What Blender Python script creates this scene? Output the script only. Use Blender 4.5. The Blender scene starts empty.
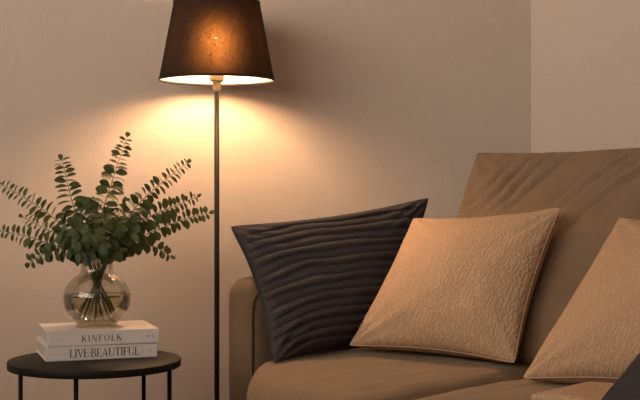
import bpy, bmesh, math, random
from mathutils import Vector, Matrix, noise
random.seed(7)
C = bpy.context.scene.collection
PI = math.pi
HC = 0.88            # eye height
F = 1200.0           # focal length in pixels of a 640 wide frame
HY = 193.0           # horizon row

def at(x, y, D):     # a point of the room seen at (x, y), D metres away
    return Vector(((x-320)/F*D, D, HC-(y-HY)/F*D))

# ------------------------------------------------------------------ materials
def mat(name, col, rough=0.8, metal=0.0, spec=0.3):
    m = bpy.data.materials.new(name); m.use_nodes = True
    b = m.node_tree.nodes['Principled BSDF']
    b.inputs['Base Color'].default_value = (*col, 1)
    b.inputs['Roughness'].default_value = rough
    b.inputs['Metallic'].default_value = metal
    b.inputs['Specular IOR Level'].default_value = spec
    return m, m.node_tree.nodes, m.node_tree.links, b

def node(ns, t, **kw):
    n = ns.new(t)
    for k, v in kw.items():
        if k in n.inputs: n.inputs[k].default_value = v
        else: setattr(n, k, v)
    return n

def mottle(ns, ls, b, c1, c2, scale, coord='Object', detail=4, sx=(1,1,1)):
    tc = node(ns, 'ShaderNodeTexCoord'); mp = node(ns, 'ShaderNodeMapping'); mp.inputs['Scale'].default_value = sx
    ls.new(tc.outputs[coord], mp.inputs[0])
    nz = node(ns, 'ShaderNodeTexNoise', Scale=scale, Detail=detail)
    ls.new(mp.outputs[0], nz.inputs['Vector'])
    mx = node(ns, 'ShaderNodeMix', data_type='RGBA')
    mx.inputs[6].default_value = (*c1, 1); mx.inputs[7].default_value = (*c2, 1)
    ls.new(nz.outputs['Fac'], mx.inputs[0]); ls.new(mx.outputs[2], b.inputs['Base Color'])
    return mp, nz

def bump(ns, ls, b, src, strength, dist, prev=None):
    bp = node(ns, 'ShaderNodeBump', Strength=strength, Distance=dist)
    ls.new(src, bp.inputs['Height'])
    if prev is not None: ls.new(prev.outputs[0], bp.inputs['Normal'])
    ls.new(bp.outputs[0], b.inputs['Normal'])
    return bp

M = {}
# plaster wall
m, ns, ls, b = mat('plaster', (.55,.46,.40), .9, 0, .15)
mp, nz = mottle(ns, ls, b, (.52,.426,.354), (.60,.501,.42), 2.2, detail=6)
n2 = node(ns, 'ShaderNodeTexNoise', Scale=95.0, Detail=5.0, Roughness=.6); ls.new(mp.outputs[0], n2.inputs['Vector'])
bp = bump(ns, ls, b, n2.outputs['Fac'], .4, .0045)
n3 = node(ns, 'ShaderNodeTexNoise', Scale=14.0, Detail=4.0); ls.new(mp.outputs[0], n3.inputs['Vector'])
bump(ns, ls, b, n3.outputs['Fac'], .2, .012, bp)
M['wall'] = m
m, ns, ls, b = mat('ceiling_paint', (.82,.78,.73), .9); M['ceiling'] = m
# wooden floor
m, ns, ls, b = mat('oak_floor', (.22,.14,.08), .5)
mottle(ns, ls, b, (.16,.10,.055), (.27,.175,.10), 5, sx=(1,12,1)); M['floor'] = m
# suede sofa
def suede(name, c1, c2):
    m, ns, ls, b = mat(name, c1, .9, 0, .15)
    mp, nz = mottle(ns, ls, b, c1, c2, 9, detail=8)
    b.inputs['Sheen Weight'].default_value = .18
    b.inputs['Sheen Roughness'].default_value = .5
    b.inputs['Sheen Tint'].default_value = (.9,.75,.55,1)
    n2 = node(ns, 'ShaderNodeTexNoise', Scale=420.0, Detail=3.0); ls.new(mp.outputs[0], n2.inputs['Vector'])
    bp = bump(ns, ls, b, n2.outputs['Fac'], .4, .002)
    mp2 = node(ns, 'ShaderNodeMapping'); mp2.inputs['Scale'].default_value = (30, 7, 7); mp2.inputs['Rotation'].default_value = (0, .6, .5)
    ls.new(mp.outputs[0], mp2.inputs[0])
    n3 = node(ns, 'ShaderNodeTexNoise', Scale=1.0, Detail=5.0); ls.new(mp2.outputs[0], n3.inputs['Vector'])
    bump(ns, ls, b, n3.outputs['Fac'], .42, .018, bp)
    return m
M['suede'] = suede('taupe_suede', (.185,.120,.073), (.245,.162,.101))
M['welt'] = mat('suede_welt', (.085,.057,.035), .95)[0]
M['seam'] = mat('dark_seam', (.05,.035,.022), .95)[0]
# beige crinkle knit
def knit(name, c1, c2, sc=1.0):
    m, ns, ls, b = mat(name, c1, .85, 0, .2)
    tc = node(ns, 'ShaderNodeTexCoord')
    mp = node(ns, 'ShaderNodeMapping'); mp.inputs['Scale'].default_value = (sc, sc, sc); mp.inputs['Rotation'].default_value = (0,0,.12)
    ls.new(tc.outputs['UV'], mp.inputs[0])
    nw = node(ns, 'ShaderNodeTexNoise', Scale=26.0, Detail=2.0); ls.new(mp.outputs[0], nw.inputs['Vector'])
    add = node(ns, 'ShaderNodeMix', data_type='RGBA', blend_type='LINEAR_LIGHT'); add.inputs[0].default_value = .006
    ls.new(mp.outputs[0], add.inputs[6]); ls.new(nw.outputs['Color'], add.inputs[7])
    wv = node(ns, 'ShaderNodeTexWave', Scale=29.0, Distortion=7.5, Detail=1.0); wv.inputs['Detail Scale'].default_value = 2.3
    wv.bands_direction = 'X'
    ls.new(add.outputs[2], wv.inputs['Vector'])
    vo = node(ns, 'ShaderNodeTexVoronoi', Scale=120.0); ls.new(add.outputs[2], vo.inputs['Vector'])
    mul = node(ns, 'ShaderNodeMath', operation='MULTIPLY_ADD'); mul.inputs[1].default_value = -.5
    ls.new(vo.outputs['Distance'], mul.inputs[0]); ls.new(wv.outputs['Fac'], mul.inputs[2])
    bp = bump(ns, ls, b, mul.outputs[0], .6, .0022)
    th = node(ns, 'ShaderNodeTexNoise', Scale=220.0, Detail=2.0); ls.new(mp.outputs[0], th.inputs['Vector'])
    bump(ns, ls, b, th.outputs['Fac'], .35, .002, bp)
    mx = node(ns, 'ShaderNodeMix', data_type='RGBA')
    mx.inputs[6].default_value = (*c2, 1); mx.inputs[7].default_value = (*c1, 1)
    ls.new(wv.outputs['Fac'], mx.inputs[0]); ls.new(mx.outputs[2], b.inputs['Base Color'])
    return m
M['beige'] = knit('beige_crinkle_knit', (.55,.36,.225), (.47,.30,.18))
M['beige_pipe'] = mat('beige_piping', (.55,.36,.225), .85)[0]
# dark ribbed cloth
def dark(name, c1, c2):
    m, ns, ls, b = mat(name, c1, .9, 0, .15)
    mp, nz = mottle(ns, ls, b, c1, c2, 30, 'UV', detail=6, sx=(.6,3,1))
    n2 = node(ns, 'ShaderNodeTexNoise', Scale=160.0, Detail=3.0); ls.new(mp.outputs[0], n2.inputs['Vector'])
    bump(ns, ls, b, n2.outputs['Fac'], .6, .003)
    return m
M['charcoal'] = dark('charcoal_cloth', (.037,.032,.035), (.073,.064,.066))
# metals
m, ns, ls, b = mat('black_metal', (.008,.007,.006), .5, 0, .2); M['black'] = m
m, ns, ls, b = mat('table_black', (.010,.009,.008), .55, 0, .2)
mp, nz = mottle(ns, ls, b, (.008,.007,.006), (.013,.011,.010), 40); M['table'] = m
m, ns, ls, b = mat('bronze_pole', (.018,.014,.010), .5, .2, .4); M['pole'] = m
m, ns, ls, b = mat('bronze_socket', (.30,.22,.14), .45, .3, .5); M['socket'] = m
# books
m, ns, ls, b = mat('book_cloth', (.62,.54,.49), .6, 0, .3)
mp, nz = mottle(ns, ls, b, (.66,.59,.55), (.74,.67,.63), 14, detail=7)
n2 = node(ns, 'ShaderNodeTexNoise', Scale=600.0); ls.new(mp.outputs[0], n2.inputs['Vector']); bump(ns, ls, b, n2.outputs['Fac'], .2, .001)
M['cover'] = m
m, ns, ls, b = mat('page_edges', (.55,.47,.40), .9)
mp, nz = mottle(ns, ls, b, (.42,.35,.29), (.62,.53,.45), 1, sx=(3,3,900)); M['pages'] = m
M['ink'] = mat('ink', (.07,.055,.05), .7)[0]
# plant
m, ns, ls, b = mat('eucalyptus_leaf', (.06,.085,.035), .5, 0, .3)
mottle(ns, ls, b, (.040,.062,.024), (.085,.110,.048), 28, detail=2)
b.inputs['Subsurface Weight'].default_value = 0
tr = node(ns, 'ShaderNodeBsdfTranslucent', Color=(.20,.24,.05,1)); mx = node(ns, 'ShaderNodeMixShader', Fac=.16)
ls.new(b.outputs[0], mx.inputs[1]); ls.new(tr.outputs[0], mx.inputs[2]); ls.new(mx.outputs[0], ns['Material Output'].inputs[0])
M['leaf'] = m
m, ns, ls, b = mat('green_stem', (.09,.095,.035), .5); M['stem'] = m
# glass and water: thin clear shells
def clear(name, tint, gloss, base, mult=.5):
    m = bpy.data.materials.new(name); m.use_nodes = True; ns = m.node_tree.nodes; ls = m.node_tree.links
    ns.remove(ns['Principled BSDF'])
    t = node(ns, 'ShaderNodeBsdfTransparent', Color=(*tint, 1)); g = node(ns, 'ShaderNodeBsdfGlossy', Color=(1,1,1,1), Roughness=gloss)
    lw = node(ns, 'ShaderNodeLayerWeight', Blend=.28)
    mr = node(ns, 'ShaderNodeMath', operation='MULTIPLY_ADD'); mr.inputs[1].default_value = mult; mr.inputs[2].default_value = base
    mx = node(ns, 'ShaderNodeMixShader')
    ls.new(lw.outputs['Fresnel'], mr.inputs[0]); ls.new(mr.outputs[0], mx.inputs[0])
    ls.new(t.outputs[0], mx.inputs[1]); ls.new(g.outputs[0], mx.inputs[2]); ls.new(mx.outputs[0], ns['Material Output'].inputs[0])
    return m
M['glass'] = clear('clear_glass', (.93,.92,.88), .03, .02)
M['water'] = clear('water', (.87,.84,.74), .02, .0, .9)
PIN = (0.0097, -.1437, 1.303)   # a pin prick in the cloth
M['meniscus'] = clear('water_edge', (.52,.47,.38), .05, .02)
# lamp shade: black cloth outside, white lining inside, light soaks through
m = bpy.data.materials.new('black_shade_cloth'); m.use_nodes = True; ns = m.node_tree.nodes; ls = m.node_tree.links
b = ns['Principled BSDF']; b.inputs['Base Color'].default_value = (.022,.015,.011,1); b.inputs['Roughness'].default_value = .9; b.inputs['Specular IOR Level'].default_value = .1
tl0 = node(ns, 'ShaderNodeBsdfTranslucent', Color=(.05,.02,.005,1)); rf = node(ns, 'ShaderNodeBsdfRefraction', Color=(1.0,.46,.13,1), Roughness=1.0, IOR=1.42)
tl = node(ns, 'ShaderNodeMixShader', Fac=.5); ls.new(tl0.outputs[0], tl.inputs[1]); ls.new(rf.outputs[0], tl.inputs[2])
wh = node(ns, 'ShaderNodeBsdfDiffuse', Color=(.28,.265,.24,1))
geo = node(ns, 'ShaderNodeNewGeometry')
tc = node(ns, 'ShaderNodeTexCoord')
v = node(ns, 'ShaderNodeTexVoronoi', Scale=230.0); ls.new(tc.outputs['Object'], v.inputs['Vector'])
hole = node(ns, 'ShaderNodeMath', operation='LESS_THAN'); hole.inputs[1].default_value = .17; ls.new(v.outputs['Distance'], hole.inputs[0])
nz = node(ns, 'ShaderNodeTexNoise', Scale=240.0, Detail=1.0); ls.new(tc.outputs['Object'], nz.inputs['Vector'])
mr = node(ns, 'ShaderNodeMapRange'); mr.inputs['From Min'].default_value = .40; mr.inputs['From Max'].default_value = .58
mr.inputs['To Min'].default_value = .5; mr.inputs['To Max'].default_value = 1.15; ls.new(nz.outputs['Fac'], mr.inputs['Value'])
mx1 = node(ns, 'ShaderNodeMixShader'); mx2 = node(ns, 'ShaderNodeMixShader'); mx3 = node(ns, 'ShaderNodeMixShader')
ls.new(geo.outputs['Backfacing'], mx1.inputs[0]); ls.new(b.outputs[0], mx1.inputs[1]); ls.new(wh.outputs[0], mx1.inputs[2])
th_ = node(ns, 'ShaderNodeMath', operation='MULTIPLY'); th_.inputs[1].default_value = .0095; ls.new(mr.outputs[0], th_.inputs[0])
lwt = node(ns, 'ShaderNodeLayerWeight', Blend=.5); inv = node(ns, 'ShaderNodeMath', operation='SUBTRACT'); inv.inputs[0].default_value = 1.0; ls.new(lwt.outputs['Facing'], inv.inputs[1])
pw = node(ns, 'ShaderNodeMath', operation='POWER'); pw.inputs[1].default_value = 1.6; ls.new(inv.outputs[0], pw.inputs[0])
tm = node(ns, 'ShaderNodeMath', operation='MULTIPLY'); ls.new(th_.outputs[0], tm.inputs[0]); ls.new(pw.outputs[0], tm.inputs[1])
ls.new(tm.outputs[0], mx2.inputs[0]); ls.new(mx1.outputs[0], mx2.inputs[1]); ls.new(tl.outputs[0], mx2.inputs[2])
tp = node(ns, 'ShaderNodeBsdfTransparent', Color=(.0010,.0005,.0002,1))
hv = node(ns, 'ShaderNodeTexVoronoi', Scale=230.0); ls.new(tc.outputs['Object'], hv.inputs['Vector'])
sp = node(ns, 'ShaderNodeSeparateColor'); ls.new(hv.outputs['Color'], sp.inputs[0])
pick = node(ns, 'ShaderNodeMath', operation='GREATER_THAN'); pick.inputs[1].default_value = .62; ls.new(sp.outputs[0], pick.inputs[0])
both = node(ns, 'ShaderNodeMath', operation='MULTIPLY'); ls.new(hole.outputs[0], both.inputs[0]); ls.new(pick.outputs[0], both.inputs[1])
pin = node(ns, 'ShaderNodeVectorMath', operation='DISTANCE'); pin.inputs[1].default_value = PIN; ls.new(tc.outputs['Object'], pin.inputs[0])
pl = node(ns, 'ShaderNodeMath', operation='LESS_THAN'); pl.inputs[1].default_value = .0019; ls.new(pin.outputs['Value'], pl.inputs[0])
mx4 = node(ns, 'ShaderNodeMixShader'); tp2 = node(ns, 'ShaderNodeBsdfTransparent', Color=(.02,.02,.02,1))
ls.new(pl.outputs[0], mx4.inputs[0]); ls.new(mx3.outputs[0], mx4.inputs[1]); ls.new(tp2.outputs[0], mx4.inputs[2])
ls.new(both.outputs[0], mx3.inputs[0]); ls.new(mx2.outputs[0], mx3.inputs[1]); ls.new(tp.outputs[0], mx3.inputs[2])
ls.new(mx4.outputs[0], ns['Material Output'].inputs[0])
M['shade'] = m
BULB = 520.0
m = bpy.data.materials.new('lit_bulb'); m.use_nodes = True; ns = m.node_tree.nodes; ls = m.node_tree.links
ns.remove(ns['Principled BSDF']); e = node(ns, 'ShaderNodeEmission', Color=(1.0,.585,.30,1), Strength=BULB); ls.new(e.outputs[0], ns['Material Output'].inputs[0])
M['bulb'] = m

# ------------------------------------------------------------------ helpers
def obj(name, bm, m, parent=None, smooth=True, loc=(0,0,0)):
    me = bpy.data.meshes.new(name); bm.normal_update(); bm.to_mesh(me); bm.free()
    if smooth:
        for p in me.polygons: p.use_smooth = True
    me.materials.append(M[m])
    o = bpy.data.objects.new(name, me); C.objects.link(o); o.location = loc
    if parent is not None: o.parent = parent
    return o
def tag(o, label, cat, group=None):
    o['label'] = label; o['category'] = cat
    if group: o['group'] = group
    return o
def thing(name, label, cat, loc=(0,0,0), rz=0, group=None):
    o = bpy.data.objects.new(name, None); C.objects.link(o); o.location = loc; o.rotation_euler = (0,0,rz)
    return tag(o, label, cat, group)
def struct(o): o['kind'] = 'structure'; return o

def lathe(prof, n=64, closed=False, bm=None, cx=0, cy=0):
    bm = bm or bmesh.new(); rings = []
    for r, z in prof:
        if r < 1e-6: rings.append([bm.verts.new((cx, cy, z))])
        else: rings.append([bm.verts.new((cx+r*math.cos(2*PI*k/n), cy+r*math.sin(2*PI*k/n), z)) for k in range(n)])
    for i in range(len(rings)-1 + (1 if closed else 0)):
        a, c = rings[i], rings[(i+1) % len(rings)]
        for k in range(n):
            k2 = (k+1) % n
            if len(a) == 1 and len(c) == 1: continue
            if len(a) == 1: bm.faces.new((a[0], c[k2], c[k]))
            elif len(c) == 1: bm.faces.new((a[k], a[k2], c[0]))
            else: bm.faces.new((a[k], a[k2], c[k2], c[k]))
    return bm

def tube(pts, rad, n=8, bm=None, cap=True):
    bm = bm or bmesh.new(); rings = []; pts = [Vector(p) for p in pts]
    up = Vector((0,0,1)); prev = None
    for i, p in enumerate(pts):
        t = (pts[min(i+1, len(pts)-1)] - pts[max(i-1, 0)]).normalized()
        if prev is None:
            a = t.cross(up if abs(t.z) < .95 else Vector((1,0,0))).normalized()
        else:
            a = (prev - t*prev.dot(t)).normalized()
        prev = a; c = t.cross(a); r = rad[i] if isinstance(rad, (list, tuple)) else rad
        rings.append([bm.verts.new(p + a*r*math.cos(2*PI*k/n) + c*r*math.sin(2*PI*k/n)) for k in range(n)])
    for i in range(len(rings)-1):
        for k in range(n):
            bm.faces.new((rings[i][k], rings[i][(k+1)%n], rings[i+1][(k+1)%n], rings[i+1][k]))
    if cap:
        bm.faces.new(rings[0][::-1]); bm.faces.new(rings[-1])
    return bm

def box(x0, x1, y0, y1, z0, z1, bevel=0, seg=2, bm=None):
    b2 = bmesh.new()
    r = bmesh.ops.create_cube(b2, size=1)
    bmesh.ops.scale(b2, vec=(x1-x0, y1-y0, z1-z0), verts=b2.verts)
    bmesh.ops.translate(b2, vec=((x0+x1)/2, (y0+y1)/2, (z0+z1)/2), verts=b2.verts)
    if bevel: bmesh.ops.bevel(b2, geom=b2.edges[:], offset=bevel, segments=seg, affect='EDGES', profile=.5)
    if bm is None: return b2
    tmp = bpy.data.meshes.new('tmp'); b2.to_mesh(tmp); b2.free(); bm.from_mesh(tmp); bpy.data.meshes.remove(tmp)
    return bm

def prism(poly, z0, z1):
    bm = bmesh.new()
    lo = [bm.verts.new((x, y, z0)) for x, y in poly]; hi = [bm.verts.new((x, y, z1)) for x, y in poly]
    n = len(poly); bm.faces.new(lo[::-1]); bm.faces.new(hi)
    for i in range(n): bm.faces.new((lo[i], lo[(i+1)%n], hi[(i+1)%n], hi[i]))
    bmesh.ops.recalc_face_normals(bm, faces=bm.faces[:])
    return bm

def fillet_box(x0, x1, y0, y1, z0, z1, r, n=14, fn=None):
    """a padded block: cube surface grid rounded by r; fn may push each point (p, normal, uvw)"""
    bm = bmesh.new(); c = Vector(((x0+x1)/2, (y0+y1)/2, (z0+z1)/2)); h = Vector(((x1-x0)/2, (y1-y0)/2, (z1-z0)/2))
    bmesh.ops.create_cube(bm, size=2)
    bmesh.ops.subdivide_edges(bm, edges=bm.edges[:], cuts=n, use_grid_fill=True)
    r = min(r, *h)
    for v in bm.verts:
        u = v.co.copy()
        # gather grid lines near the edges so the rounding stays smooth
        w = Vector([math.copysign(1-(1-abs(a))**1.5, a) for a in u])
        p = Vector((w.x*h.x, w.y*h.y, w.z*h.z))
        q = Vector([max(-(hh-r), min(hh-r, a)) for a, hh in zip(p, h)])
        d = p-q; nrm = d.normalized() if d.length > 1e-9 else Vector((0,0,1))
        p = q + nrm*r
        if fn: p = p + fn(p, nrm, w)
        v.co = c+p
    bmesh.ops.recalc_face_normals(bm, faces=bm.faces[:])
    return bm

def pillow(bl, br, tr, tl, tf, tb, nx=52, ny=48, ear=.05, ex=.5, rib=None, wr=.004, seed=0, sag=.0, rc=.02, exb=None, droop=0):
    """stuffed cushion between four corner points; returns (bmesh, outline points). tf/tb front and back fullness"""
    bm = bmesh.new(); uvl = bm.loops.layers.uv.new('UVMap')
    bl, br, tr, tl = map(Vector, (bl, br, tr, tl))
    nrm = ((br-bl)+(tr-tl)).cross((tl-bl)+(tr-br)).normalized()       # towards the viewer
    W = ((br-bl).length+(tr-tl).length)/2; H = ((tl-bl).length+(tr-br).length)/2
    def base(s, t):
        a, c = (s+1)/2, (t+1)/2
        return bl.lerp(br, a).lerp(tl.lerp(tr, a), c)
    def P(i, j, side):
        s0 = -math.cos(PI*i/nx); t0 = -math.cos(PI*j/ny)
        s0 = .55*s0+.45*(2*i/nx-1); t0 = .55*t0+.45*(2*j/ny-1)
        s = s0*(1-ear*(1-t0*t0)); t = t0*(1-ear*(1-s0*s0))
        cr = 1-rc*(abs(s0)*abs(t0))**10; s *= cr; t *= cr
        p = base(s, t)
        f = max(0, (1-s0*s0)*(1-t0*t0))
        th = tf*(f**ex) if side > 0 else -tb*(f**(exb or ex))
        corner = (abs(s0)*abs(t0))**6
        if f > 0:
            # pulls of cloth radiating from the corners and the seam
            ang = math.atan2(abs(t0)-1.15, abs(s0)-1.15)
            rr = math.hypot(1-abs(s0), 1-abs(t0))
            g = math.sin(ang*22+seed+3*s0)*math.exp(-rr*3.2)*min(1, f*12)
            th += side*wr*g*1.6
            th += side*wr*.8*noise.noise(Vector((s0*3+seed, t0*3, seed*1.7)))*min(1, f*5)
            if rib: th += side*rib(s0, t0)*min(1, f*7)
        p = p + nrm*th
        p.z -= sag*(1-s0*s0)*max(0, -t0)*.5 + droop*min(1, f*3)**.5
        return p, (s0*.5*W, t0*.5*H)
    front, back, uv = {}, {}, {}
    for i in range(nx+1):
        for j in range(ny+1):
            p, q = P(i, j, 1); v = bm.verts.new(p); front[i, j] = v; uv[v] = q
            if i in (0, nx) or j in (0, ny): back[i, j] = v
            else:
                p, q = P(i, j, -1); v = bm.verts.new(p); back[i, j] = v; uv[v] = q
    for i in range(nx):
        for j in range(ny):
            bm.faces.new((front[i,j], front[i+1,j], front[i+1,j+1], front[i,j+1]))
            bm.faces.new((back[i,j], back[i,j+1], back[i+1,j+1], back[i+1,j]))
    for f in bm.faces:
        for l in f.loops: l[uvl].uv = uv[l.vert]
    edge = [front[i,0].co.copy() for i in range(nx)] + [front[nx,j].co.copy() for j in range(ny)] + \
           [front[i,ny].co.copy() for i in range(nx,0,-1)] + [front[0,j].co.copy() for j in range(ny,-1,-1)]
    return bm, edge

# ------------------------------------------------------------------ the room
YAW = math.radians(14); RYAW = math.radians(-43)
w0 = Vector((-.289, 3.66)); d1 = Vector((math.cos(YAW), math.sin(YAW)))
k = (531-320)/F                                                       # corner direction
tt = (k*w0.y - w0.x)/(d1.x - k*d1.y); corner = w0 + d1*tt
left_end = w0 - d1*2.6
d2 = Vector((math.cos(RYAW), math.sin(RYAW))); right_end = corner + d2*3.0
n1 = Vector((-d1.y, d1.x)); n2 = Vector((-d2.y, d2.x)); T = .12
mid = corner + (n1+n2).normalized()*T/ max(.3, (n1+n2).normalized().dot(n1))
struct(obj('wall_back', prism([left_end, corner, mid, left_end+n1*T], 0, 2.5), 'wall', smooth=False))
struct(obj('wall_right', prism([corner, right_end, right_end+n2*T, mid], 0, 2.5), 'wall', smooth=False))
room = [left_end, corner, right_end, (right_end.x, -1.6), (left_end.x, -1.6)]
struct(obj('floor', prism([tuple(p) for p in room], -.08, -.0004), 'floor', smooth=False))
struct(obj('ceiling', prism([tuple(p) for p in room], 2.5, 2.58), 'ceiling', smooth=False))
ba = [left_end, corner, corner-(n1+n2).normalized()*.016, left_end-n1*.015]
struct(obj('baseboard_back', prism([tuple(p) for p in ba], 0, .09), 'ceiling', smooth=False))
ba = [corner, right_end, right_end-n2*.015, corner-(n1+n2).normalized()*.016]
struct(obj('baseboard_right', prism([tuple(p) for p in ba], 0, .09), 'ceiling', smooth=False))

# ------------------------------------------------------------------ floor lamp
LD = 3.42; lx = (216.8-320)/F*LD; s_ = LD/F
lamp = thing('floor_lamp', 'tall black floor lamp with a lit tapered shade, between side table and sofa', 'lamp', (lx, LD, 0))
z_bot = HC+(HY-80)*s_; z_top = HC+(HY-3)*s_; rb = 57.5*s_; rt = 43*s_
obj('base', lathe([(0,0),(.135,0),(.140,.004),(.140,.014),(.134,.020),(.02,.026),(.014,.032),(0,.033)], 64), 'black', lamp)
obj('pole', lathe([(0,.03),(.0074,.03),(.0074,HC+(HY-90)*s_),(0,HC+(HY-90)*s_)], 24), 'pole', lamp)
zc = HC+(HY-91)*s_; z81 = HC+(HY-81.5)*s_; zs = HC+(HY-70)*s_
so = obj('socket', lathe([(0,zc),(.0112,zc),(.0118,zc+.003),(.0118,z81-.004),(.0135,z81-.001),(.0195,z81+.001),(.0205,z81+.004),(.0205,zs+.002),(.017,zs+.006),(0,zs+.006)], 40), 'socket', lamp)
zb = z_bot+.122
bm = lathe([(0,zs+.004),(.012,zs+.006),(.013,zs+.02),(.020,zs+.034)] + [(.026*math.cos(a), zb+.026*math.sin(a)) for a in [math.radians(x) for x in range(-50, 90, 14)]] + [(0, zb+.026)], 20)
obj('bulb', bm, 'bulb', lamp)
prof = [(rt+(rb-rt)*(1-i/10), z_bot+(z_top-z_bot)*i/10) for i in range(11)]
sh = obj('lamp_shade', lathe(prof, 96), 'shade', lamp)
def ring(r, z, w, h, n=96): return lathe([(r-w,z-h),(r+w,z-h),(r+w,z+h),(r-w,z+h)], n, closed=True)
obj('shade_rim', ring(rb, z_bot, .0013, .0032), 'black', sh)
obj('shade_rim', ring(rt, z_top, .0013, .0032), 'black', sh)
bm = ring(.0215, zs+.003, .0018, .002, 32)
for a in (.5, .5+2*PI/3, .5+4*PI/3):
    r_in = .022; zz = zs+.003; rr = rb+(rt-rb)*((zz+.03-z_bot)/(z_top-z_bot))
    tube([(r_in*math.cos(a), r_in*math.sin(a), zz), (rr*math.cos(a), rr*math.sin(a), zz+.03)], .0014, 6, bm)
obj('shade_carrier', bm, 'socket', lamp)

# ------------------------------------------------------------------ side table
TD = 2.90; tx = (95-320)/F*TD; tz = HC-(359-HY)/F*TD; tr_ = 85.4/F*TD
table = thing('side_table', 'round black metal side table carrying two books and a vase', 'table', (tx, TD, 0))
obj('tabletop', lathe([(0,tz-.012),(tr_-.006,tz-.012),(tr_-.006,tz-.0165),(tr_-.001,tz-.0175),(tr_,tz-.0165),(tr_,tz-.002),(tr_-.0006,tz-.0006),(tr_-.002,tz),(0,tz)], 96), 'table', table)
for deg in (180, -93, 0, 58):
    a = math.radians(deg); r = .180; x, y = r*math.cos(a), r*math.sin(a)
    bm = lathe([(0,.004),(.0055,.004),(.0055,tz-.012),(0,tz-.012)], 16, cx=x, cy=y)
    lg = obj('leg', bm, 'black', table)
    obj('foot_pad', lathe([(0,0),(.008,0),(.008,.006),(0,.006)], 16, cx=x, cy=y), 'black', lg)

# ------------------------------------------------------------------ books
def poly_ext(bm, pts, y0, y1):
    a = [bm.verts.new((x, y0, z)) for x, z in pts]; c = [bm.verts.new((x, y1, z)) for x, z in pts]; n = len(pts)
    bm.faces.new(a); bm.faces.new(c[::-1])
    for i in range(n): bm.faces.new((a[(i+1)%n], a[i], c[i], c[(i+1)%n]))
def arc(bm, cx, cz, rx, rz, a0, a1, thick, thin, y0, y1, n=14):
    """stroke along an ellipse, fat at the sides and fine at top and bottom"""
    out, inn = [], []
    for i in range(n+1):
        a = a0+(a1-a0)*i/n; w = thin+(thick-thin)*abs(math.cos(a))**1.3
        out.append((cx+rx*math.cos(a), cz+rz*math.sin(a)))
        inn.append((cx+(rx-w)*math.cos(a), cz+(rz-max(w*.8,thin))*math.sin(a)))
    for i in range(n): poly_ext(bm, [out[i], out[i+1], inn[i+1], inn[i]], y0, y1)
def glyph(bm, ch, x, z, h, y0, y1):
    K, k = .135*h, .05*h                                              # fat and fine strokes
    def R(a, b, c, d): poly_ext(bm, [(x+a*h, z+c*h), (x+b*h, z+c*h), (x+b*h, z+d*h), (x+a*h, z+d*h)], y0, y1)
    def Q(*p): poly_ext(bm, [(x+a*h, z+c*h) for a, c in p], y0, y1)
    def stem(a, w=.135, sb=True, st=True):
        R(a, a+w, 0, 1)
        if sb: R(a-.07, a+w+.07, 0, .035)
        if st: R(a-.07, a+w+.07, .965, 1)
    if ch == 'I': stem(.08); return .30
    if ch == 'L': stem(.08); R(.2,.58,0,.05); Q((.53,0),(.60,0),(.60,.24),(.575,.24)); return .62
    if ch in 'EF':
        stem(.08); R(.2,.58,.95,1); Q((.55,.76),(.58,.76),(.58,1),(.51,1)); R(.2,.44,.49,.54); R(.43,.46,.39,.64)
        if ch == 'E': R(.2,.60,0,.05); Q((.55,0),(.62,0),(.62,.25),(.59,.25))
        return .66 if ch == 'E' else .60
    if ch == 'T': stem(.29, st=False); R(.02,.70,.95,1); Q((.02,.76),(.05,.76),(.10,1),(.02,1)); Q((.67,.76),(.70,.76),(.70,1),(.62,1)); return .72
    if ch == 'K': stem(.08); Q((.2,.42),(.27,.42),(.66,1),(.58,1)); R(.50,.74,.965,1); Q((.30,.56),(.62,0),(.78,0),(.41,.66)); R(.54,.84,0,.035); return .82
    if ch == 'N': R(.12,.17,0,1); R(.02,.28,0,.035); R(.02,.2,.965,1); Q((.12,1),(.28,1),(.76,0),(.62,0)); R(.71,.76,0,1); R(.62,.86,.965,1); return .88
    if ch == 'V': Q((.04,1),(.20,1),(.44,0),(.36,0)); Q((.62,1),(.67,1),(.43,0),(.37,.0)); R(-.03,.28,.965,1); R(.53,.76,.965,1); return .74
    if ch == 'A': Q((.06,0),(.11,0),(.38,1),(.34,1)); Q((.33,1),(.41,1),(.70,0),(.54,0)); R(.20,.55,.30,.35); R(-.02,.2,0,.035); R(.46,.78,0,.035); return .76
    if ch == 'O': arc(bm, x+.42*h, z+.5*h, .40*h, .52*h, 0, 2*PI, K, k, y0, y1, 28); return .86
    if ch == 'U': R(.08,.21,.3,1); R(.01,.29,.965,1); R(.63,.68,.3,1); R(.54,.77,.965,1); arc(bm, x+.38*h, z+.32*h, .30*h, .34*h, PI, 2*PI, K*.8, k, y0, y1); return .78
    if ch == 'B':
        stem(.08); R(.2,.36,.95,1); R(.2,.38,.50,.55); R(.2,.38,0,.05)
        arc(bm, x+.34*h, z+.76*h, .26*h, .24*h, -PI/2, PI/2, K, k, y0, y1); arc(bm, x+.36*h, z+.275*h, .30*h, .275*h, -PI/2, PI/2, K, k, y0, y1); return .70
    if ch == '.': R(.06,.15,.44,.56); return .20
    return .3
def lettering(word, x0, x1, z, h, y0, y1):
    bm = bmesh.new(); adv = []
    for ch in word:
        t_ = bmesh.new(); adv.append(glyph(t_, ch, 0, 0, h, 0, 1)); t_.free()
    gap = (x1-x0-sum(adv)*h)/(len(word)-1); x = x0
    for ch, a in zip(word, adv): glyph(bm, ch, x, z, h, y0, y1); x += a*h+gap
    bmesh.ops.recalc_face_normals(bm, faces=bm.faces[:])
    return bm
BW, BD, BH = .266, .208, .0345
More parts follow.
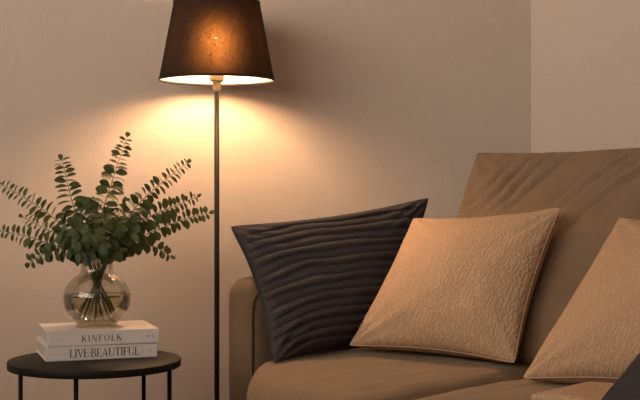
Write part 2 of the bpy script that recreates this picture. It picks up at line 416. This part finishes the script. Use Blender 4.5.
def book(label, loc, rz, word, tx0, tx1, th, marks, dz=0):
    t = thing('book', label, 'book', loc, rz, 'books on the side table')
    bm = box(-.001, BW+.001, 0, BD, 0, .0028, .0008); box(-.001, BW+.001, 0, BD, BH-.0028, BH, .0008, bm=bm)
    box(-.001, BW+.001, 0, .0032, 0, BH, .0011, bm=bm)
    cv = obj('cover', bm, 'cover', t, smooth=False)
    obj('page_block', box(.0035, BW-.0035, .003, BD-.004, .0026, BH-.0026), 'pages', t, smooth=False)
    bm = lettering(word, tx0, tx1, (BH-th)/2, th, -.00025, .0005)
    obj('spine_lettering', bm, 'ink', cv, smooth=False)
    for f in marks:
        b2 = bmesh.new(); f(b2); bmesh.ops.recalc_face_normals(b2, faces=b2.faces[:]); obj('spine_mark', b2, 'ink', cv, smooth=False)
    return t
def dot(x, z, r=.0011): return lambda bm: poly_ext(bm, [(x+r*math.cos(a), z+r*math.sin(a)) for a in [i*PI/4 for i in range(8)]], -.00025, .0005)
def rect(x0, x1, z0, z1): return lambda bm: poly_ext(bm, [(x0,z0),(x1,z0),(x1,z1),(x0,z1)], -.00025, .0005)
def ringm(x, z, r): return lambda bm: arc(bm, x, z, r, r, 0, 2*PI, .0009, .0009, -.00025, .0005, 12)
def tri(x, z, s): return lambda bm: poly_ext(bm, [(x-s,z),(x+s*.7,z-s*.8),(x+s*.7,z+s*.8)], -.00025, .0005)
brz = math.radians(19.5)
BL1 = Vector((-.650, 2.848, tz+.0002)); pxm = BW/112.0                # one photo pixel along the spine
book('white hardback with the longer spine title, lying directly on the black side table', BL1, brz, 'LIVE.BEAUTIFUL', 23*pxm, 94*pxm, .0200,
     [dot(6.5*pxm,.0165,.0009), dot(9*pxm,.0165,.0009), dot(11.5*pxm,.0165,.0009), dot(18.5*pxm,.0165,.0012), rect(97*pxm,97.2*pxm,.008,.027), tri(105*pxm,.0172,.0022), rect(108.6*pxm,108.9*pxm,.009,.013)])
BL2 = BL1 + Vector((.004, .002, BH+.0003))
book('white hardback with the short spine title, lying on another book under the vase', BL2, brz-.012, 'KINFOLK', 33*pxm, 74*pxm, .0158,
     [dot(9*pxm,.0205,.0008), dot(9*pxm,.0145,.0008), dot(13.5*pxm,.0215,.0011), dot(15*pxm,.0155,.0009), dot(13*pxm,.0148,.0009), ringm(101*pxm,.0175,.0028), rect(105.5*pxm,105.8*pxm,.011,.024)])

# ------------------------------------------------------------------ vase
VD = 2.985; vx = (97-320)/F*VD; vz = BL2.z+BH+.0003; vy = VD
vase = thing('vase', 'clear round glass vase half full of water holding eucalyptus sprigs', 'vase', (vx, vy, vz))
R0 = .0845; zc0 = .069
def vr(z): return math.sqrt(max(0, R0**2-((z-zc0)*1.17)**2))
outer = [(0,0),(.052,0)] + [(max(vr(z), .052 if z < .012 else .040), z) for z in [.003,.008,.015,.025,.038,.052,.066,.08,.095,.108,.118,.124,.128,.131]] + [(.0402,.140),(.0402,.150),(.0402,.16),(.0405,.168),(.0425,.172)]
inner = [(r-.0028, z) for r, z in outer[::-1] if z > .006]; inner += [(.045,.008),(0,.008)]
obj('glass_body', lathe(outer+inner, 64), 'glass', vase)
wl = HC-(295-HY)/F*VD - vz
wp = [(0,.0088),(.044,.0088)] + [(vr(z)-.0036, z) for z in [.012,.018,.028,.04,.052,.066,.076]] + [(vr(wl)-.0036, wl), (vr(wl)-.007, wl-.0012), (0, wl-.0012)]
wt = obj('water', lathe(wp, 64), 'water', vase)
obj('meniscus', ring(vr(wl)-.0048, wl-.0006, .0011, .0009, 64), 'meniscus', wt)

# ------------------------------------------------------------------ eucalyptus
AX = Vector((vx, vy, 0)); PV = VD/F
def spline(P, n):
    P = [P[0]*2-P[1]] + P + [P[-1]*2-P[-2]]; out = []
    for i in range(1, len(P)-2):
        p0, p1, p2, p3 = P[i-1:i+3]
        for j in range(n):
            t = j/n
            out.append(.5*((2*p1)+(p2-p0)*t+(2*p0-5*p1+4*p2-p3)*t*t+(3*p1-p0-3*p2+p3)*t**3))
    out.append(P[-2]); return out
def leaf(bm, o, d, nrm, L, W):
    d = d.normalized(); sd = d.cross(nrm).normalized(); nrm = sd.cross(d)
    prof = [(0,.06),(.12,.5),(.35,.95),(.6,1.0),(.82,.72),(.95,.36),(1.0,.0)]
    rows = []
    for t, w in prof:
        c = o+d*(L*t)+nrm*(-.10*L*t*t)
        if w == 0: rows.append((bm.verts.new(c),)); continue
        lift = nrm*(.13*W*w)
        rows.append((bm.verts.new(c-sd*(W*.5*w)+lift), bm.verts.new(c), bm.verts.new(c+sd*(W*.5*w)+lift)))
    for a, c in zip(rows, rows[1:]):
        if len(c) == 1: bm.faces.new((a[0], a[1], c[0])); bm.faces.new((a[1], a[2], c[0]))
        else: bm.faces.new((a[0], a[1], c[1], c[0])); bm.faces.new((a[1], a[2], c[2], c[1]))
FI = [0]
def sprig(label, pix, dz, big, small, pitch, group, start=.0, twist=0.0, rnd=1.0, thick=.0027):
    """pix: photo positions from the vase mouth to the tip, dz the depth offset of the tip towards (-) or away (+)"""
    tip = at(pix[-1][0], pix[-1][1], VD+dz); dirx = max(-1, min(1, (tip.x-vx)/.27)); diry = max(-1, min(1, dz/.2))
    ang = random.uniform(-.5, .5)
    FI[0] += 1; fa = FI[0]*2.39996; fr_ = random.uniform(.050,.058)
    foot = Vector((vx+fr_*math.cos(fa), vy+fr_*math.sin(fa), vz+.023))
    cross = Vector((vx+dirx*.003+random.uniform(-.009,.009), vy+diry*.003+random.uniform(-.009,.009), vz+.112))
    mr_ = math.hypot(dirx, diry*1.2)+.001; q_ = min(1, mr_)**.4*.034/mr_
    mouth = Vector((vx+dirx*q_, vy+diry*1.2*q_, vz+.172))
    pts = [foot, foot.lerp(cross, .5), cross, mouth]
    n = len(pix)
    for i, (x, y) in enumerate(pix): pts.append(at(x, y, VD+dz*((i+1)/n)))
    sp = spline(pts, 8)
    root = thing('eucalyptus_sprig', label, 'plant sprig', tuple(foot), 0, group)
    sp = [p-foot for p in sp]
    N = len(sp); obj('stem', tube(sp, [thick-(thick-.0007)*i/(N-1) for i in range(N)], 6), 'stem', root)
    cum = [0]
    for a, c in zip(sp, sp[1:]): cum.append(cum[-1]+(c-a).length)
    zst = vz+.178+start - foot.z
    s0 = next(cum[i] for i in range(N) if sp[i].z > zst or cum[i] > cum[-1]*.8) if start >= 0 else 0
    bm = bmesh.new(); s = s0; kk = 0
    while s < cum[-1]-.001:
        i = max(j for j in range(N) if cum[j] <= s); f = (s-cum[i])/max(1e-6, cum[min(i+1,N-1)]-cum[i])
        p = sp[i].lerp(sp[min(i+1,N-1)], f); t = (sp[min(i+1,N-1)]-sp[max(i-1,0)]).normalized()
        u = (s-s0)/max(1e-6, cum[-1]-s0)
        L = big+(small-big)*u**1.6
        view = Vector((0,1,0)); a1 = t.cross(view)
        if a1.length < .2: a1 = t.cross(Vector((1,0,0)))
        a1.normalize(); a2 = t.cross(a1).normalized()
        th0 = (twist + (0 if kk % 2 == 0 else .6)) + random.uniform(-.35,.35)*rnd
        for q in (0, PI):
            th = th0+q+random.uniform(-.2,.2)
            out = a1*math.cos(th)+a2*math.sin(th)
            d = (out*1.0 + t*random.uniform(.05,.35)+Vector((0,0,random.uniform(-.15,.12))))
            nr = t*.65 + Vector((random.uniform(-.5,.5), random.uniform(-1.2,-.3), random.uniform(-.2,.6)))*.75*rnd
            ll = L*random.uniform(.82,1.12)
            leaf(bm, p+out*.001, d, nr, ll, ll*random.uniform(.66,.82)*(1 if u < .7 else .85))
        s += pitch*(L/big)**.75+.002; kk += 1
    p = sp[-1]; t = (sp[-1]-sp[-3]).normalized()
    for q in range(3): leaf(bm, p, t+Vector((random.uniform(-.5,.5), random.uniform(-.5,.5), random.uniform(-.3,.3))), Vector((0,-1,.2)), small*.9, small*.5)
    obj('leaves', bm, 'leaf', root)
G = 'eucalyptus sprigs in the vase'
S = [
 ('longest eucalyptus sprig reaching left, upper of the two ending at the picture edge', [(82,243),(51,216),(28,200),(1,184)], -.02, .030, .011),
 ('eucalyptus sprig reaching flat to the left, lower of the two ending at the picture edge', [(80,250),(55,246),(30,237),(1,231)], -.05, .029, .012),
 ('upright eucalyptus sprig left of the bouquet centre, second tallest', [(90,240),(77,215),(69,190),(62,160)], .02, .040, .012),
 ('tallest eucalyptus sprig, rising straight from the middle of the bouquet', [(98,240),(103,210),(111,185),(118,163),(127,137)], .03, .039, .010),
 ('eucalyptus sprig rising to the upper right, highest of those on the right', [(112,240),(135,208),(158,186),(187,163)], .01, .032, .010),
 ('eucalyptus sprig reaching right, middle of the three long ones below the lamp', [(115,245),(148,218),(172,207),(197,197)], -.03, .032, .010),
 ('longest eucalyptus sprig reaching right, ending nearest the lamp pole', [(118,248),(152,232),(185,219),(209,213)], -.05, .031, .010),
 ('low drooping eucalyptus sprig at the right of the bouquet', [(112,250),(136,243),(155,247),(170,256)], -.10, .028, .011),
 ('low drooping eucalyptus sprig at the left of the bouquet', [(84,252),(62,250),(44,254),(29,263)], -.10, .028, .012),
 ('small thin eucalyptus sprig between the two long left ones', [(80,248),(60,236),(40,226),(23,217)], .06, .022, .009),
]
for lab, pix, dz, big, small in S: sprig(lab, pix, dz, big*1.22, small*1.55, .0145, G)
CL = 'short eucalyptus sprig with round leaves crowded at the middle of the bouquet'
for pix, dz in [([(95,245),(93,228)],-.15), ([(106,245),(118,222)],-.13), ([(88,246),(74,226)],-.12), ([(98,250),(102,240)],-.17), ([(110,248),(133,232)],-.10),
                ([(84,248),(60,232)],-.07), ([(100,240),(92,205)],.06), ([(106,240),(124,205)],.08), ([(92,242),(82,208)],-.06), ([(112,244),(140,214)],.03),
                ([(104,252),(120,251)],-.13), ([(90,252),(76,252)],-.13), ([(112,246),(132,222)],-.06), ([(86,246),(66,220)],.03), ([(98,244),(106,214)],-.08)]:
    sprig(CL, pix, dz, .034, .025, .0135, G, rnd=1.3, thick=.0016)

# ------------------------------------------------------------------ sofa
U0, W0 = -1.60, 2.40
c45 = math.sqrt(.5)
sofa = thing('sofa', 'taupe brown suede two seat sofa set at an angle across the room corner', 'sofa', ((U0+W0)*c45, (-U0+W0)*c45, 0), -PI/4)
def nz3(p, s, seed=0): return noise.noise(Vector((p.x*s+seed, p.y*s, p.z*s)))
ARM = dict(z=.655)
def arm(x0, x1, name='arm'):
    def fn(p, n, w): return n*(.010*(1-w.y*w.y)*(1-w.z*w.z) + .003*nz3(p, 9))
    a = obj(name, fillet_box(x0, x1, -.300, .43, .06, ARM['z'], .050, 20, fn), 'suede', sofa)
    xi = x1-.004 if x1 < 0 else x0+.004
    # welt following the front and top edge of the inner panel
    pts = []
    r = .075; yf, zt = -.300+.020, ARM['z']-.017
    pts += [(xi, yf, z) for z in (.08, .2, .32, .44, zt-r)]
    pts += [(xi, yf+r-r*math.cos(q), zt-r+r*math.sin(q)) for q in [i*PI/16 for i in range(1, 9)]]
    pts += [(xi, y, zt) for y in (-.1, .0, .1, .2, .3, .4)]
    obj('piping', tube(pts, .0024, 6), 'seam', a)
    return a
arm(-.876, -.768); arm(.768, .876)
FR, FY, FB = .50, -.57, .30                                           # front corner radius, front and back of the seat
def front_line(x, half, r=FR):
    e = max(0, min(r, half-abs(x))); return .9*(r-math.sqrt(max(0, r*r-(r-e)**2)))
fp = [(x/40*.765, -.545+front_line(x/40*.765, .765)) for x in range(-40, 41)]
obj('base', prism([(-.77,.42)]+fp+[(.77,.42)], .07, .21), 'suede', sofa, smooth=False)
def bfn(p, n, w): return n*.003*nz3(p, 8)
obj('backrest', fillet_box(-.80, .80, .345, .435, .07, .665, .04, 12, bfn), 'suede', sofa)
for x in (-.83, .83):
    for y in (-.24, .37):
        obj('leg', lathe([(0,0),(.016,0),(.022,.07),(0,.07)], 20, cx=x, cy=y), 'black', sofa)
def seat(x0, x1, sd):
    end = max(abs(x0), abs(x1))
    def fn(p, n, w):
        cr = .012*(1-w.x**4)*(1-abs(w.y)**3) if n.z > .2 else 0
        x = p.x+(x0+x1)/2; y = p.y+(FY+FB)/2
        k_ = (FB-FY-front_line(x, end))/(FB-FY)
        dy = FB-(FB-y)*k_ - y
        wrk = .0045*noise.noise(Vector((p.x*5+p.y*9+sd, p.y*3-p.x*9, p.z*6))) + .003*noise.noise(Vector((p.x*14+sd, p.y*11, p.z*9)))
        return Vector((0, dy, cr)) + n*wrk
    return obj('seat_cushion', fillet_box(x0, x1, FY, FB, .19, .437, .06, 38, fn), 'suede', sofa)
seat(-.765, -.136, 0); seat(-.120, .765, 4)
# back cushions: leaning, knife edged, gathered along the top seam
def back_cushion(x0, x1, sd, ztop=.995):
    def up(x, z): 
        k_ = (z-.43)/(.995-.43); return Vector((x, .135+.335*k_, z))
    def wrk(s, t):
        q = (s*1.0-.85*t)*18 + 2.2*noise.noise(Vector((s*2, t*1.5, sd)))
        crease = (1-abs(math.sin(q)))**1.8*max(0, .35+1.1*noise.noise(Vector(((s-.85*t)*3.1+sd, t*.8, 7))))
        g = math.exp(-((t-.62)/.42)**2)
        return -.034*g*crease + .006*noise.noise(Vector((s*4+t*5, t*2-s*2, sd)))
    bm, edge = pillow(up(x0+.015,.43), up(x1-.015,.43), up(x1,ztop+.012), up(x0,ztop+.004), .050, .10, 110, 64, ear=.045, ex=.30, rc=.012, rib=wrk, wr=.006, seed=sd)
    o = obj('back_cushion', bm, 'suede', sofa)
    obj('piping', tube(edge, .0035, 6), 'welt', o)
back_cushion(-.605, .06, 2); back_cushion(.075, .75, 5)

# ------------------------------------------------------------------ cushions on the sofa
def ribs(s, t):
    ph = (t*.5+.5)*16 + .35*noise.noise(Vector((s*2.2, t*3, 1))) + 2.6*max(0,-s-.35)**2 + .4*s
    fr = ph-math.floor(ph); i = math.floor(ph)
    a = .0140 if i % 2 else .0095
    return a*(math.sin(PI*fr)**.5) - .007 + .0016*noise.noise(Vector((s*30, t*60, 3)))
PG = 'throw pillows on the sofa'
def throw_pillow(label, pts, m, pm, tf, tb, **kw):
    bl = pts[0]; org = Vector((sum(p.x for p in pts)/4, sum(p.y for p in pts)/4, min(p.z for p in pts)))
    t = thing('throw_pillow', label, 'pillow', tuple(org), 0, PG)
    bm, edge = pillow(*[p-org for p in pts], tf, tb, **kw)
    o = obj('pillow_cover', bm, m, t)
    obj('piping', tube(edge, .0017, 6), pm, t)
    return t
throw_pillow('dark charcoal pillow with horizontal ribs leaning on the sofa arm nearest the lamp',
    [at(274,364,3.06), at(404,342,3.42), at(430,197,3.56), at(229,226,3.27)], 'charcoal', 'charcoal', .075, .006, nx=70, ny=210, ear=.085, rib=ribs, wr=.006, seed=1)
throw_pillow('beige textured pillow in the middle, overlapping the dark ribbed pillow',
    [at(348,346,3.20), at(515,364,2.96), at(561,207,3.12), at(413,218,3.36)], 'beige', 'beige_pipe', 105e-3, .085, ex=.55, exb=.33, droop=.008, ear=.08, wr=.006, seed=2)
throw_pillow('beige textured pillow at the right, partly cut off by the picture edge',
    [at(521,379,2.74), Vector((.83,2.43,.485)), Vector((1.08,2.57,.79)), at(619,217,2.91)], 'beige', 'beige_pipe', 105e-3, .09, ex=.55, exb=.33, droop=.004, ear=.06, wr=.006, seed=3)
throw_pillow('dark charcoal pillow peeking in at the bottom right corner',
    [at(588,416,2.22), Vector((.73,1.97,.475)), Vector((.94,2.17,.69)), at(694,290,2.42)], 'charcoal', 'charcoal', .05, .05, ear=.03, wr=.004, seed=4)
# folded throw lying on the near seat cushion
def thr(p, n, w): return n*(.003*nz3(p, 12, 3)) + Vector((0,0,.004*(1-w.x*w.x)))
th_root = thing('throw_blanket', 'beige knitted throw folded flat on the seat in front of the right beige pillow', 'blanket', ((-1.25+2.13)*c45, (1.25+2.13)*c45, .462), -PI/4)
bm = fillet_box(-.145, .05, -.15, .07, 0, .020, .010, 16, thr)
uvl = bm.loops.layers.uv.new('UVMap')
for f in bm.faces:
    for l in f.loops: l[uvl].uv = (l.vert.co.x, l.vert.co.y)
obj('folded_cloth', bm, 'beige', th_root)

# ------------------------------------------------------------------ light
wd = bpy.data.worlds.new('World'); bpy.context.scene.world = wd; wd.use_nodes = True
wd.node_tree.nodes['Background'].inputs[0].default_value = (1,.84,.70,1); wd.node_tree.nodes['Background'].inputs[1].default_value = .18
def area(name, loc, target, size, power, col):
    l = bpy.data.lights.new(name, 'AREA'); l.shape = 'RECTANGLE'; l.size, l.size_y = size; l.energy = power; l.color = col; l.spread = math.radians(96)
    o = bpy.data.objects.new(name, l); C.objects.link(o); o.location = loc
    o.rotation_euler = (Vector(target)-Vector(loc)).to_track_quat('-Z', 'Y').to_euler(); return o
area('soft_fill', (-2.0, .25, 2.1), (.5, 3.7, 2.5), (3.2, 1.8), 45, (1,.87,.74))  # added off-frame fill to lift the upper walls; no window behind it

cam = bpy.data.cameras.new('Camera'); cam.sensor_width = 36; cam.lens = F*36/640
cam.shift_y = -(200-HY)/640
co = bpy.data.objects.new('Camera', cam); C.objects.link(co); co.location = (0,0,HC); co.rotation_euler = (PI/2,0,0)
sc = bpy.context.scene; sc.camera = co
sc.view_settings.view_transform = 'Standard'; sc.view_settings.look = 'None'; sc.view_settings.gamma = 1; sc.view_settings.exposure = 0
sc.view_settings.use_curve_mapping = False
sc.render.engine = 'CYCLES'; sc.cycles.use_denoising = True; sc.cycles.max_bounces = 10; sc.cycles.transparent_max_bounces = 24
sc.cycles.sample_clamp_indirect = 6
